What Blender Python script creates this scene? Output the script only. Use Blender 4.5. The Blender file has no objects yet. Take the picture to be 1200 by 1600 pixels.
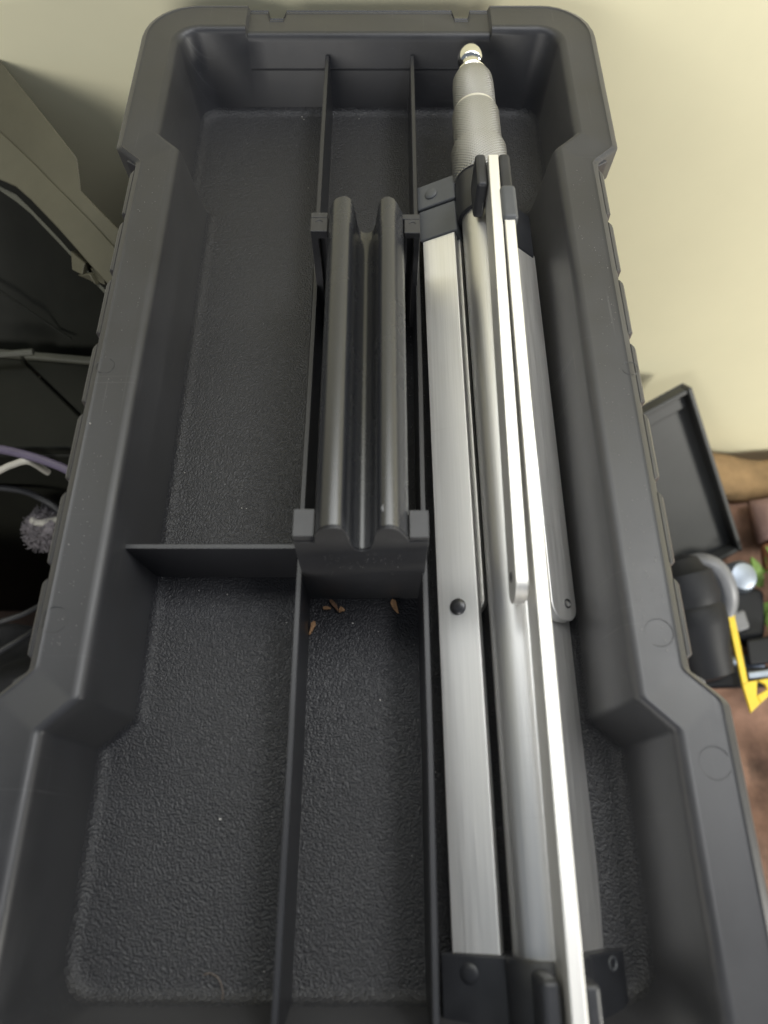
import bpy, bmesh, math, random
from mathutils import Vector, Matrix, noise, Euler

random.seed(7)
sc = bpy.context.scene
R = math.radians
HC = 0.28                # camera height above the tray rim (m)
ZR = 0.63                # rim height above the floor (m)
FPX, PITCH = 1150.0, R(64.2)
ZC = ZR + HC

# ------------------------------------------------------------------ camera
cam_d = bpy.data.cameras.new('camera')
cam = bpy.data.objects.new('camera', cam_d)
sc.collection.objects.link(cam)
cam.location = (0, 0, ZC)
cam.rotation_euler = (math.pi / 2 - PITCH, 0, 0)
cam_d.sensor_fit = 'HORIZONTAL'
cam_d.sensor_width = 36.0
cam_d.lens = 36.0 * FPX / 1200.0
cam_d.clip_start = 0.01
cam_d.clip_end = 50
cam_d.dof.use_dof = True
cam_d.dof.focus_distance = 0.40
cam_d.dof.aperture_fstop = 9.5
sc.camera = cam

# ------------------------------------------------------------------ world, lamps, exposure
w = bpy.data.worlds.new('World'); sc.world = w; w.use_nodes = True
bg = w.node_tree.nodes['Background']
bg.inputs['Color'].default_value = (0.74, 0.84, 1.0, 1)
bg.inputs['Strength'].default_value = 0.22

def area(name, loc, target, sx, sy, power, col):
    d = bpy.data.lights.new(name, 'AREA'); d.shape = 'RECTANGLE'
    d.size, d.size_y, d.energy, d.color = sx, sy, power, col
    o = bpy.data.objects.new(name, d); sc.collection.objects.link(o)
    o.location = loc
    o.rotation_euler = (Vector(target) - Vector(loc)).to_track_quat('-Z', 'Y').to_euler()
    return o
area('window_light', (0.30, 0.49, 1.35), (0.22, -0.4, 0.65), 2.2, 0.6, 19, (0.95, 0.98, 1.0))
area('ceiling_lamp', (0.75, 0.30, 2.3), (0.2, 0.3, 0.6), 0.6, 0.4, 12, (0.98, 0.98, 1.0))
area('wall_fill', (1.75, -0.45, 0.72), (0.45, 0.5, 0.35), 0.3, 0.3, 31, (1.0, 0.97, 0.88))  # unseen fill, added low at right to brighten the wall
area('front_left_fill', (-0.75, -1.6, 1.10), (-0.25, 0.5, 0.55), 1.2, 0.8, 19, (1.0, 0.97, 0.90))  # unseen fill, added to lift the left wall and the tray's far end

vs = sc.view_settings
sc.display_settings.display_device = 'sRGB'
vs.view_transform = 'Standard'; vs.look = 'None'; vs.exposure = 0.0; vs.gamma = 1.0
vs.use_curve_mapping = False
sc.cycles.use_denoising = True
sc.cycles.max_bounces = 8

# ------------------------------------------------------------------ materials
def mat(name, col, rough=0.5, metal=0.0, spec=0.5, var=0.0, vscale=40, bump=0.0, bscale=400,
        bdist=0.0003, stretch=None, rvar=0.0, trans=0.0, coat=0.0, detail=3.0, sheen=0.0):
    m = bpy.data.materials.new(name); m.use_nodes = True
    nt = m.node_tree; N = nt.nodes; L = nt.links
    p = N['Principled BSDF']
    p.inputs['Base Color'].default_value = (*col, 1)
    p.inputs['Roughness'].default_value = rough
    p.inputs['Metallic'].default_value = metal
    p.inputs['Specular IOR Level'].default_value = spec
    p.inputs['Coat Weight'].default_value = coat
    if sheen:
        p.inputs['Sheen Weight'].default_value = sheen; p.inputs['Sheen Roughness'].default_value = 0.45
        p.inputs['Sheen Tint'].default_value = (1.0, 0.97, 0.9, 1)
    if trans: p.inputs['Subsurface Weight'].default_value = trans
    tc = N.new('ShaderNodeTexCoord')
    src = tc.outputs['Object']
    if stretch:
        mp = N.new('ShaderNodeMapping'); mp.inputs['Scale'].default_value = stretch
        L.new(src, mp.inputs['Vector']); src = mp.outputs['Vector']
    if var or rvar:
        nz = N.new('ShaderNodeTexNoise'); nz.inputs['Scale'].default_value = vscale
        nz.inputs['Detail'].default_value = 6; nz.inputs['Roughness'].default_value = 0.62
        L.new(src, nz.inputs['Vector'])
        if var:
            mx = N.new('ShaderNodeMix'); mx.data_type = 'RGBA'
            a = [max(0, c * (1 - var)) for c in col]; b = [min(1, c * (1 + var)) for c in col]
            mx.inputs['A'].default_value = (*a, 1); mx.inputs['B'].default_value = (*b, 1)
            cr = N.new('ShaderNodeMapRange')
            cr.inputs['From Min'].default_value = 0.3; cr.inputs['From Max'].default_value = 0.7
            L.new(nz.outputs['Fac'], cr.inputs['Value'])
            L.new(cr.outputs['Result'], mx.inputs['Factor'])
            L.new(mx.outputs['Result'], p.inputs['Base Color'])
        if rvar:
            mr = N.new('ShaderNodeMapRange')
            mr.inputs['From Min'].default_value = 0.3; mr.inputs['From Max'].default_value = 0.7
            mr.inputs['To Min'].default_value = max(0.02, rough - rvar)
            mr.inputs['To Max'].default_value = min(1, rough + rvar)
            L.new(nz.outputs['Fac'], mr.inputs['Value'])
            L.new(mr.outputs['Result'], p.inputs['Roughness'])
    if bump:
        bn = N.new('ShaderNodeTexNoise'); bn.inputs['Scale'].default_value = bscale
        bn.inputs['Detail'].default_value = detail
        L.new(src, bn.inputs['Vector'])
        bp = N.new('ShaderNodeBump'); bp.inputs['Strength'].default_value = bump
        bp.inputs['Distance'].default_value = bdist
        L.new(bn.outputs['Fac'], bp.inputs['Height'])
        L.new(bp.outputs['Normal'], p.inputs['Normal'])
    return m

def leather(name, col, rough):
    m = bpy.data.materials.new(name); m.use_nodes = True
    nt = m.node_tree; N = nt.nodes; L = nt.links
    p = N['Principled BSDF']
    p.inputs['Base Color'].default_value = (*col, 1)
    p.inputs['Roughness'].default_value = rough
    p.inputs['Specular IOR Level'].default_value = 0.45
    p.inputs['Sheen Weight'].default_value = 0.2; p.inputs['Sheen Roughness'].default_value = 0.45
    tc = N.new('ShaderNodeTexCoord')
    nz = N.new('ShaderNodeTexNoise'); nz.inputs['Scale'].default_value = 420; nz.inputs['Detail'].default_value = 2
    L.new(tc.outputs['Object'], nz.inputs['Vector'])
    ad = N.new('ShaderNodeVectorMath'); ad.operation = 'MULTIPLY_ADD'
    ad.inputs[1].default_value = (0.0016, 0.0016, 0.0016)
    L.new(nz.outputs['Color'], ad.inputs[0]); L.new(tc.outputs['Object'], ad.inputs[2])
    vo = N.new('ShaderNodeTexVoronoi'); vo.feature = 'SMOOTH_F1'; vo.inputs['Scale'].default_value = 1250
    vo.inputs['Smoothness'].default_value = 0.5
    L.new(ad.outputs['Vector'], vo.inputs['Vector'])
    n2 = N.new('ShaderNodeTexNoise'); n2.inputs['Scale'].default_value = 1000; n2.inputs['Detail'].default_value = 2
    L.new(tc.outputs['Object'], n2.inputs['Vector'])
    sm = N.new('ShaderNodeMath'); sm.operation = 'SUBTRACT'
    L.new(n2.outputs['Fac'], sm.inputs[0]); L.new(vo.outputs['Distance'], sm.inputs[1])
    bp = N.new('ShaderNodeBump'); bp.inputs['Strength'].default_value = 0.52; bp.inputs['Distance'].default_value = 0.0007
    L.new(sm.outputs['Value'], bp.inputs['Height'])
    L.new(bp.outputs['Normal'], p.inputs['Normal'])
    # big, faint tonal wear
    n3 = N.new('ShaderNodeTexNoise'); n3.inputs['Scale'].default_value = 9; n3.inputs['Detail'].default_value = 4
    L.new(tc.outputs['Object'], n3.inputs['Vector'])
    mr = N.new('ShaderNodeMapRange'); mr.inputs['From Min'].default_value = 0.3; mr.inputs['From Max'].default_value = 0.7
    mr.inputs['To Min'].default_value = rough - 0.05; mr.inputs['To Max'].default_value = rough + 0.08
    L.new(n3.outputs['Fac'], mr.inputs['Value']); L.new(mr.outputs['Result'], p.inputs['Roughness'])
    return m

def scuff(m, col, amount):
    """fine pale scratches and rubbed patches over an existing material"""
    nt = m.node_tree; N = nt.nodes; L = nt.links; p = N['Principled BSDF']
    tc = N.new('ShaderNodeTexCoord'); total = None
    for sc_, rot in (((900, 14, 900), .3), ((12, 800, 12), .5), ((700, 18, 700), -.9)):
        mp = N.new('ShaderNodeMapping'); mp.inputs['Scale'].default_value = sc_; mp.inputs['Rotation'].default_value = (0, 0, rot)
        L.new(tc.outputs['Object'], mp.inputs['Vector'])
        nz = N.new('ShaderNodeTexNoise'); nz.inputs['Scale'].default_value = 1.0; nz.inputs['Detail'].default_value = 1
        L.new(mp.outputs['Vector'], nz.inputs['Vector'])
        mr = N.new('ShaderNodeMapRange'); mr.inputs['From Min'].default_value = .70; mr.inputs['From Max'].default_value = .80
        L.new(nz.outputs['Fac'], mr.inputs['Value'])
        if total is None: total = mr.outputs['Result']
        else:
            ad = N.new('ShaderNodeMath'); ad.operation = 'MAXIMUM'; L.new(total, ad.inputs[0]); L.new(mr.outputs['Result'], ad.inputs[1]); total = ad.outputs[0]
    mk = N.new('ShaderNodeTexNoise'); mk.inputs['Scale'].default_value = 17; mk.inputs['Detail'].default_value = 4
    L.new(tc.outputs['Object'], mk.inputs['Vector'])
    mm_ = N.new('ShaderNodeMapRange'); mm_.inputs['From Min'].default_value = .45; mm_.inputs['From Max'].default_value = .7; mm_.inputs['To Max'].default_value = amount
    L.new(mk.outputs['Fac'], mm_.inputs['Value'])
    mu = N.new('ShaderNodeMath'); mu.operation = 'MULTIPLY'; L.new(total, mu.inputs[0]); L.new(mm_.outputs['Result'], mu.inputs[1])
    mx = N.new('ShaderNodeMix'); mx.data_type = 'RGBA'; mx.inputs['B'].default_value = (*col, 1)
    old = p.inputs['Base Color'].links
    if old: L.new(old[0].from_socket, mx.inputs['A'])
    else: mx.inputs['A'].default_value = p.inputs['Base Color'].default_value
    L.new(mu.outputs[0], mx.inputs['Factor']); L.new(mx.outputs['Result'], p.inputs['Base Color'])

def knurl_mat(name):
    m = bpy.data.materials.new(name); m.use_nodes = True
    nt = m.node_tree; N = nt.nodes; L = nt.links
    p = N['Principled BSDF']
    p.inputs['Base Color'].default_value = (0.40, 0.395, 0.385, 1)
    p.inputs['Metallic'].default_value = 1.0; p.inputs['Roughness'].default_value = 0.42
    tc = N.new('ShaderNodeTexCoord'); sp = N.new('ShaderNodeSeparateXYZ')
    L.new(tc.outputs['Object'], sp.inputs['Vector'])
    def math_(op, a, b):
        n = N.new('ShaderNodeMath'); n.operation = op
        for i, v in enumerate((a, b)):
            if v is None: continue
            if isinstance(v, (int, float)): n.inputs[i].default_value = v
            else: L.new(v, n.inputs[i])
        return n.outputs[0]
    ang = math_('ARCTAN2', sp.outputs['Z'], sp.outputs['X'])
    a = math_('MULTIPLY', ang, 44.0); y = math_('MULTIPLY', sp.outputs['Y'], 3300.0)
    s1 = math_('SINE', math_('ADD', a, y), None); s2 = math_('SINE', math_('SUBTRACT', a, y), None)
    h = math_('MAXIMUM', s1, s2)
    bp = N.new('ShaderNodeBump'); bp.inputs['Strength'].default_value = 0.7; bp.inputs['Distance'].default_value = 0.0003
    L.new(h, bp.inputs['Height']); L.new(bp.outputs['Normal'], p.inputs['Normal'])
    return m

M = {}
M['plastic'] = mat('charcoal_plastic', (0.021, 0.0214, 0.0252), 0.44, spec=0.6, var=0.22, vscale=26, bump=0.25, bscale=1500, bdist=0.00012, rvar=0.06, sheen=0.13)
M['floor_plastic'] = leather('grained_plastic', (0.0145, 0.0146, 0.0175), 0.44)
M['handle'] = mat('handle_plastic', (0.024, 0.025, 0.029), 0.27, spec=0.85, var=0.08, vscale=30, bump=0.03, bscale=1300, bdist=0.00004, rvar=0.015)
M['divider'] = mat('divider_plastic', (0.022, 0.0225, 0.026), 0.38, spec=0.5, var=0.1, vscale=60, bump=0.15, bscale=1200, bdist=0.0001)
M['black_plastic'] = mat('black_plastic', (0.022, 0.023, 0.027), 0.42, spec=0.5, var=0.2, vscale=60, bump=0.15, bscale=900, bdist=0.0001, rvar=0.08)
M['grey_plastic'] = mat('grey_cap_plastic', (0.075, 0.079, 0.085), 0.5, var=0.1, vscale=80, bump=0.12, bscale=900, bdist=0.0001)
M['alu'] = mat('brushed_aluminium', (0.84, 0.83, 0.815), 0.52, metal=1.0, var=0.06, vscale=22, stretch=(60, 0.8, 60), bump=0.06, bscale=30, bdist=0.0002, rvar=0.07)
M['alu_edge'] = mat('aluminium_bar', (0.80, 0.785, 0.75), 0.52, metal=1.0, var=0.04, vscale=18, stretch=(40, 0.8, 40), rvar=0.06)
M['alu_tube'] = mat('aluminium_tube', (0.72, 0.715, 0.71), 0.43, metal=1.0, var=0.05, vscale=14, stretch=(70, 0.5, 70), bump=0.04, bscale=26, bdist=0.0002, rvar=0.06)
M['chrome'] = mat('chrome', (0.86, 0.85, 0.80), 0.12, metal=1.0, rvar=0.04, vscale=60)
M['rivet'] = mat('dark_rivet', (0.10, 0.10, 0.105), 0.35, metal=0.8, var=0.2, vscale=400)
M['knurl'] = knurl_mat('knurled_aluminium')
M['wall'] = mat('cream_wall_paint', (0.84, 0.80, 0.565), 0.75, var=0.035, vscale=5, bump=0.12, bscale=90, bdist=0.0006)
M['floor'] = mat('brown_floor', (0.20, 0.13, 0.09), 0.7, var=0.35, vscale=7, bump=0.3, bscale=120, bdist=0.001)
M['cloth'] = mat('brown_cloth', (0.20, 0.115, 0.08), 0.9, var=0.65, vscale=16, bump=0.5, bscale=500, bdist=0.001)
M['bin_olive'] = mat('olive_grey_plastic', (0.085, 0.079, 0.052), 0.55, var=0.16, vscale=14, bump=0.2, bscale=500, bdist=0.0003)
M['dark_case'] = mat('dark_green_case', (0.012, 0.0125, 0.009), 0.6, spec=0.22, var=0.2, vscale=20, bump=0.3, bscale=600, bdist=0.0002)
M['case_edge'] = mat('case_edge_plastic', (0.075, 0.075, 0.058), 0.5, var=0.15, vscale=30)
M['black_cloth'] = mat('black_cloth', (0.010, 0.010, 0.011), 0.9, var=0.3, vscale=30, bump=0.5, bscale=600, bdist=0.001)
M['bin_dark'] = mat('slate_plastic', (0.042, 0.0435, 0.043), 0.5, var=0.1, vscale=20, bump=0.15, bscale=500, bdist=0.0002)
M['purple'] = mat('purple_cable', (0.12, 0.10, 0.15), 0.45, var=0.2, vscale=30)
M['white_cable'] = mat('off_white_cable', (0.50, 0.48, 0.42), 0.45, var=0.15, vscale=30)
M['black_cable'] = mat('black_cable', (0.03, 0.03, 0.032), 0.45, var=0.15, vscale=30)
M['tuft'] = mat('grey_white_tuft', (0.24, 0.22, 0.23), 0.9, var=0.4, vscale=90)
M['yellow'] = mat('yellow_plastic', (0.78, 0.56, 0.03), 0.45, var=0.1, vscale=30)
M['green'] = mat('lime_green', (0.13, 0.22, 0.045), 0.75, var=0.35, vscale=40, bump=0.4, bscale=200, bdist=0.002)
M['tool_black'] = mat('tool_black', (0.012, 0.013, 0.016), 0.55, spec=0.25, var=0.2, vscale=30)
M['tool_grey'] = mat('tool_grey', (0.17, 0.175, 0.19), 0.42, var=0.15, vscale=30)
M['steel'] = mat('blued_steel', (0.30, 0.34, 0.40), 0.45, metal=0.9, var=0.1, vscale=30)
M['wood'] = mat('wood_chip', (0.42, 0.24, 0.12), 0.75, var=0.35, vscale=700, stretch=(1, 0.2, 1))
M['wood_dark'] = mat('dark_wood_chip', (0.20, 0.11, 0.06), 0.75, var=0.35, vscale=700)
M['dust'] = mat('dust', (0.62, 0.60, 0.56), 0.9)
M['dust2'] = mat('fine_dust', (0.30, 0.29, 0.28), 0.9)
M['hair'] = mat('hair', (0.14, 0.11, 0.09), 0.6)
M['red'] = mat('dull_red_cloth', (0.016, 0.007, 0.005), 0.9, spec=0.1, var=0.3, vscale=30)

scuff(M['plastic'], (0.13, 0.13, 0.135), 0.5)
scuff(M['handle'], (0.12, 0.12, 0.12), 0.4)
scuff(M['alu'], (0.34, 0.33, 0.32), 0.7)
scuff(M['alu_tube'], (0.38, 0.37, 0.36), 0.6)

# ------------------------------------------------------------------ helpers
col = sc.collection
def ray(px, py):
    dx, dy = px - 600.0, 800.0 - py
    z = dy * math.cos(PITCH) - FPX * math.sin(PITCH)
    y = dy * math.sin(PITCH) + FPX * math.cos(PITCH)
    return Vector((dx / -z, y / -z))
def at(px, py, h):
    """photograph point -> place, h = depth below the camera in units of HC"""
    r = ray(px, py)
    return Vector((r.x * h * HC, r.y * h * HC, ZC - h * HC))
def V(x, y, z):
    """tray units (HC) -> metres, z relative to the rim"""
    return Vector((x * HC, y * HC, ZR + z * HC))

def tag(o, label, cat, group=None, kind=None):
    if label: o['label'] = label
    if cat: o['category'] = cat
    if group: o['group'] = group
    if kind: o['kind'] = kind
    return o
def empty(name, loc=(0, 0, 0), rot=(0, 0, 0)):
    o = bpy.data.objects.new(name, None); col.objects.link(o)
    o.empty_display_size = 0.02
    o.location = loc; o.rotation_euler = rot
    return o
def obj(name, bm, m, parent=None, smooth=35, bevel=0.0, seg=2, world=False, recalc=True):
    if recalc: bmesh.ops.recalc_face_normals(bm, faces=bm.faces[:])
    me = bpy.data.meshes.new(name); bm.to_mesh(me); bm.free()
    if smooth:
        for p in me.polygons: p.use_smooth = True
        me.set_sharp_from_angle(angle=R(smooth))
    for mm in (m if isinstance(m, (list, tuple)) else [m]): me.materials.append(mm)
    o = bpy.data.objects.new(name, me); col.objects.link(o)
    if parent:
        o.parent = parent
        if world:
            bpy.context.view_layer.update()
            o.matrix_parent_inverse = parent.matrix_world.inverted()
    if bevel:
        b = o.modifiers.new('bevel', 'BEVEL'); b.width = bevel; b.segments = seg; b.limit_method = 'ANGLE'
        b.angle_limit = R(40); b.harden_normals = True
    return o
def box(bm, x0, x1, y0, y1, z0, z1):
    v = [bm.verts.new(p) for p in ((x0, y0, z0), (x1, y0, z0), (x1, y1, z0), (x0, y1, z0),
                                   (x0, y0, z1), (x1, y0, z1), (x1, y1, z1), (x0, y1, z1))]
    for f in ((3, 2, 1, 0), (4, 5, 6, 7), (0, 1, 5, 4), (1, 2, 6, 5), (2, 3, 7, 6), (3, 0, 4, 7)):
        bm.faces.new([v[i] for i in f])
    return v
def hexa(bm, pts):
    v = [bm.verts.new(p) for p in pts]
    for f in ((3, 2, 1, 0), (4, 5, 6, 7), (0, 1, 5, 4), (1, 2, 6, 5), (2, 3, 7, 6), (3, 0, 4, 7)):
        bm.faces.new([v[i] for i in f])
def loft(bm, loops, cap0=True, cap1=True, closed=True):
    rows = [[bm.verts.new(p) for p in lp] for lp in loops]
    n = len(rows[0])
    for a, b in zip(rows, rows[1:]):
        for i in range(n if closed else n - 1):
            j = (i + 1) % n
            bm.faces.new((a[i], a[j], b[j], b[i]))
    if cap0: bm.faces.new(rows[0][::-1])
    if cap1: bm.faces.new(rows[-1])
    return rows
def lathe_y(bm, prof, n=32, cx=0, cz=0, cap=True):
    """prof: (y, r) pairs, axis along Y"""
    loops = []
    for y, r in prof:
        loops.append([(cx + r * math.cos(2 * math.pi * k / n), y, cz + r * math.sin(2 * math.pi * k / n)) for k in range(n)])
    loft(bm, loops, cap, cap)
def lathe_dir(bm, o, d, prof, n=20):
    d = Vector(d).normalized(); u = d.orthogonal().normalized(); w_ = d.cross(u)
    loft(bm, [[Vector(o) + d * t + u * r * math.cos(2 * math.pi * k / n) + w_ * r * math.sin(2 * math.pi * k / n) for k in range(n)] for t, r in prof])
def catmull(pts, n=10):
    P = [Vector(p) for p in pts]; P = [2 * P[0] - P[1]] + P + [2 * P[-1] - P[-2]]
    out = []
    for i in range(1, len(P) - 2):
        for k in range(n):
            t = k / n
            a, b, c, d = P[i - 1:i + 3]
            out.append(0.5 * ((2 * b) + (c - a) * t + (2 * a - 5 * b + 4 * c - d) * t * t + (3 * b - a - 3 * c + d) * t ** 3))
    out.append(P[-2]); return out
def tube(bm, pts, r, n=10, taper=None):
    pts = [Vector(p) for p in pts]; loops = []
    up = Vector((0, 0, 1))
    for i, p in enumerate(pts):
        d = (pts[min(i + 1, len(pts) - 1)] - pts[max(i - 1, 0)]).normalized()
        u = d.cross(up)
        if u.length < 1e-4: u = d.orthogonal()
        u.normalize(); v = u.cross(d)
        rr = r if taper is None else r * taper(i / (len(pts) - 1))
        loops.append([p + u * rr * math.cos(2 * math.pi * k / n) + v * rr * math.sin(2 * math.pi * k / n) for k in range(n)])
    loft(bm, loops)

# ------------------------------------------------------------------ room surfaces
WALL_Y = 1.84 * HC
bm = bmesh.new(); box(bm, -2.6, 2.6, WALL_Y, WALL_Y + 0.1, -0.05, 2.6)
tag(obj('wall', bm, M['wall']), None, None, kind='structure')
bm = bmesh.new(); box(bm, -2.6, 2.6, -1.6, WALL_Y - 0.001, -0.05, 0.0)
tag(obj('floor', bm, M['floor']), None, None, kind='structure')

# ------------------------------------------------------------------ the tray
XC, YC = -0.034, 0.747
tray = empty('tool_tray', V(XC, YC, -0.19))
tag(tray, 'long charcoal plastic tote tray with stepped rim, holding the folded silver tripod', 'tool tray')
tray_inv_loc = Vector(tray.location)

def outline(wm, ww, ys_n, ys_w, ye, rc, rs, z, zsad=0.0, notch=0.0, n_c=8, n_s=3, ny=0.0):
    """closed stepped outline. wm/ww half widths mid/end, ys_n/ys_w half lengths of the step, ye half length.
    zsad = extra drop of the middle of both end rims; notch = cut into the end edge."""
    pts = []                          # one quadrant: from the middle of the far edge clockwise to the middle of the right side
    q = []
    hs = 0.272
    q += [(0.0, ye, zsad), (0.188, ye, zsad), (0.194, ye - notch, zsad), (0.224, ye - notch, zsad), (0.230, ye, zsad),
          (hs - 0.002, ye, zsad), (hs + 0.002, ye, 0.0)]
    def rnd(p0, p1, p2, r, n):
        p0, p1, p2 = Vector(p0), Vector(p1), Vector(p2)
        a = (p0 - p1).normalized(); b = (p2 - p1).normalized()
        ang = a.angle(b); t = r / math.tan(ang / 2)
        A = p1 + a * t; B = p1 + b * t
        c = p1 + (a + b).normalized() * (r / math.sin(ang / 2))
        out = []
        a0 = math.atan2(A.y - c.y, A.x - c.x); a1 = math.atan2(B.y - c.y, B.x - c.x)
        d = (a1 - a0 + math.pi) % (2 * math.pi) - math.pi
        for k in range(n + 1):
            th = a0 + d * k / n
            out.append((c.x + r * math.cos(th), c.y + r * math.sin(th), 0.0))
        return out
    q += rnd((hs, ye), (ww, ye), (ww, ys_w), rc, n_c)
    q += rnd((ww, ye), (ww, ys_w), (wm, ys_n), rs, n_s)
    q += rnd((ww, ys_w), (wm, ys_n), (wm, 0), rs, n_s)
    q += [(wm, 0.0, 0.0)]
    full = [(x, y, d) for x, y, d in q]
    near = lambda y: -y - (ny if y > ye - .2 else 0.0)
    full += [(x, near(y), 0.0) for x, y, d in q[-2::-1]]
    full += [(-x, near(y), 0.0) for x, y, d in q[1:]]
    full += [(-x, y, d) for x, y, d in q[-2:0:-1]]
    return [V(XC + x, YC + y, z + d) - tray_inv_loc for x, y, d in full]

SAD = -0.014
L = [  # from the inside of the skirt, over the rim, down to the floor
    outline(.440, .484, .500, .540, 1.000, .100, .016, -.075, 0, .03, ny=.025),
    outline(.454, .499, .504, .546, 1.016, .110, .016, -.075, 0, .03, ny=.025),
    outline(.456, .502, .504, .546, 1.020, .112, .016, -.010, SAD * .5, .03, ny=.025),
    outline(.453, .498, .503, .545, 1.017, .110, .016, -.005, SAD, .03, ny=.025),
    outline(.443, .488, .502, .544, 1.006, .104, .016, .0000, SAD, .03, ny=.025),
    outline(.4405, .4855, .502, .544, 1.004, .103, .016, -.0015, SAD, .03, ny=.025),
    outline(.437, .482, .502, .544, 1.001, .102, .016, -.0012, SAD, .027, ny=.025),
    outline(.389, .434, .5405, .583, .940, .060, .012, -.0005, SAD, 0, ny=.025),
    outline(.387, .432, .541, .5835, .938, .058, .012, .0000, SAD, 0, ny=.025),
    outline(.379, .424, .541, .584, .930, .052, .010, -.0020, SAD, 0, ny=.025),
    outline(.374, .419, .541, .584, .925, .048, .009, -.0080, SAD, 0, ny=.025),
    outline(.3715, .4165, .541, .584, .922, .046, .009, -.0150, SAD, 0, ny=.025),
    outline(.354, .401, .541, .584, .886, .050, .014, -.1400, 0, 0, ny=.031),
    outline(.350, .397, .541, .584, .881, .050, .016, -.1560, 0, 0, ny=.031),
]
FL = [
    outline(.350, .397, .541, .584, .881, .050, .016, -.1560, 0, 0, ny=.031),
    outline(.3475, .3945, .541, .584, .8785, .050, .017, -.1615, 0, 0, ny=.031),
    outline(.343, .390, .541, .584, .874, .048, .018, -.1660, 0, 0, ny=.031),
    outline(.336, .383, .541, .584, .867, .045, .020, -.1690, 0, 0, ny=.031),
    outline(.328, .375, .541, .584, .859, .040, .022, -.1700, 0, 0, ny=.031),
]
bm = bmesh.new(); loft(bm, L, False, False)
# underside so that the tray is a closed body
und = [outline(.440, .484, .500, .540, 1.000, .100, .016, -.075, 0, .03, ny=.025),
       outline(.368, .415, .541, .584, .905, .05, .016, -.078, ny=.031), outline(.362, .409, .541, .584, .895, .05, .016, -.180, ny=.031)]
loft(bm, und, False, True)
obj('shell', bm, M['plastic'], tray, smooth=48)
bm = bmesh.new(); loft(bm, FL, False, True)
bmesh.ops.triangulate(bm, faces=[f for f in bm.faces if len(f.verts) > 4])
fo = obj('tray_floor', bm, M['floor_plastic'], tray, smooth=60)

def tbox(bm, x0, x1, y0, y1, z0, z1):
    a = V(x0, y0, z0) - tray_inv_loc; b = V(x1, y1, z1) - tray_inv_loc
    return box(bm, a.x, b.x, a.y, b.y, a.z, b.z)

# pads along the two long sides of the rim
for s in (-1, 1):
    edges = [YC - .495, YC - .356, YC - .214, YC - .071, YC + .071, YC + .214, YC + .356, YC + .495]
    for k in range(7):
        y0, y1 = edges[k] + .011, edges[k + 1] - .011
        bm = bmesh.new()
        xi, xo = XC + s * .4545, XC + s * .4660
        prof = [(xi, -.0055), (xo - s * .004, -.009), (xo, -.016), (xo, -.06), (xi, -.06)]
        sl = .006
        loops = []
        for yy, sh in ((y0, 0), (y0 + sl, 1), (y1 - sl, 1), (y1, 0)):
            loops.append([V(xi + (x - xi) * (0.35 + .65 * sh), yy, z) - tray_inv_loc for x, z in prof])
        loft(bm, loops)
        obj('rim_pad', bm, M['plastic'], tray, smooth=30, bevel=0.0004, seg=1)
    # recessed pocket blocks at the two rim steps
    for e in (-1, 1):
        bm = bmesh.new()
        y0 = YC + e * .506
        pts = []
        for z in (-.05, -.012):
            pts += [V(XC + s * .452, YC + e * .498, z) - tray_inv_loc, V(XC + s * .478, YC + e * .516, z) - tray_inv_loc,
                    V(XC + s * .472, YC + e * .526, z) - tray_inv_loc, V(XC + s * .450, YC + e * .510, z) - tray_inv_loc]
        hexa(bm, pts)
        obj('rim_web', bm, M['plastic'], tray, smooth=0, bevel=0.0005, seg=1)

# moulded ring marks on the rim
for (px, py, r) in ((164, 571, 16), (84, 968, 20), (1030, 988, 21), (1118, 1192, 22), (985, 575, 14)):
    c = at(px, py, 1.0) + Vector((0, 0, -0.0003))
    rr = r / 1060 * HC
    bm = bmesh.new(); nn = 40; a0 = random.uniform(0, 6.28)
    tube(bm, [c - tray_inv_loc + Vector((rr * math.cos(a0 + 5.4 * k / nn), rr * math.sin(a0 + 5.4 * k / nn), 0)) for k in range(nn + 1)], 0.00016, 5)
    obj('mould_mark', bm, M['divider'], tray)

# long dividers and the short cross divider
TZ = -.050
for x in (-.1290, .0630):
    bm = bmesh.new()
    t0, t1 = .0042, .0062
    sec = [(x - t1, -.171), (x + t1, -.171), (x + t0, TZ + .001), (x + t0 - .001, TZ), (x - t0 + .001, TZ), (x - t0, TZ + .001)]
    yy = [YC - .935, YC - .60, YC - .34, YC - .2, YC, YC + .2, YC + .40, YC + .62, YC + .908]
    loft(bm, [[V(px_ + .0008 * math.sin(y * 9), y, pz) - tray_inv_loc for px_, pz in sec] for y in yy])
    obj('divider', bm, M['divider'], tray, smooth=30)
bm = bmesh.new()
sec = [(.4486 - .006, -.171), (.4486 + .006, -.171), (.4486 + .0042, TZ), (.4486 - .0042, TZ)]
loft(bm, [[V(x if z < -.1 else xt, y, z) - tray_inv_loc for y, z in sec] for x, xt in ((-.386, -.4015), (-.37, -.384), (-.30, -.30), (-.1345, -.1345))])
obj('cross_divider', bm, M['divider'], tray, smooth=30, bevel=0.0003, seg=1)

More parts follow.
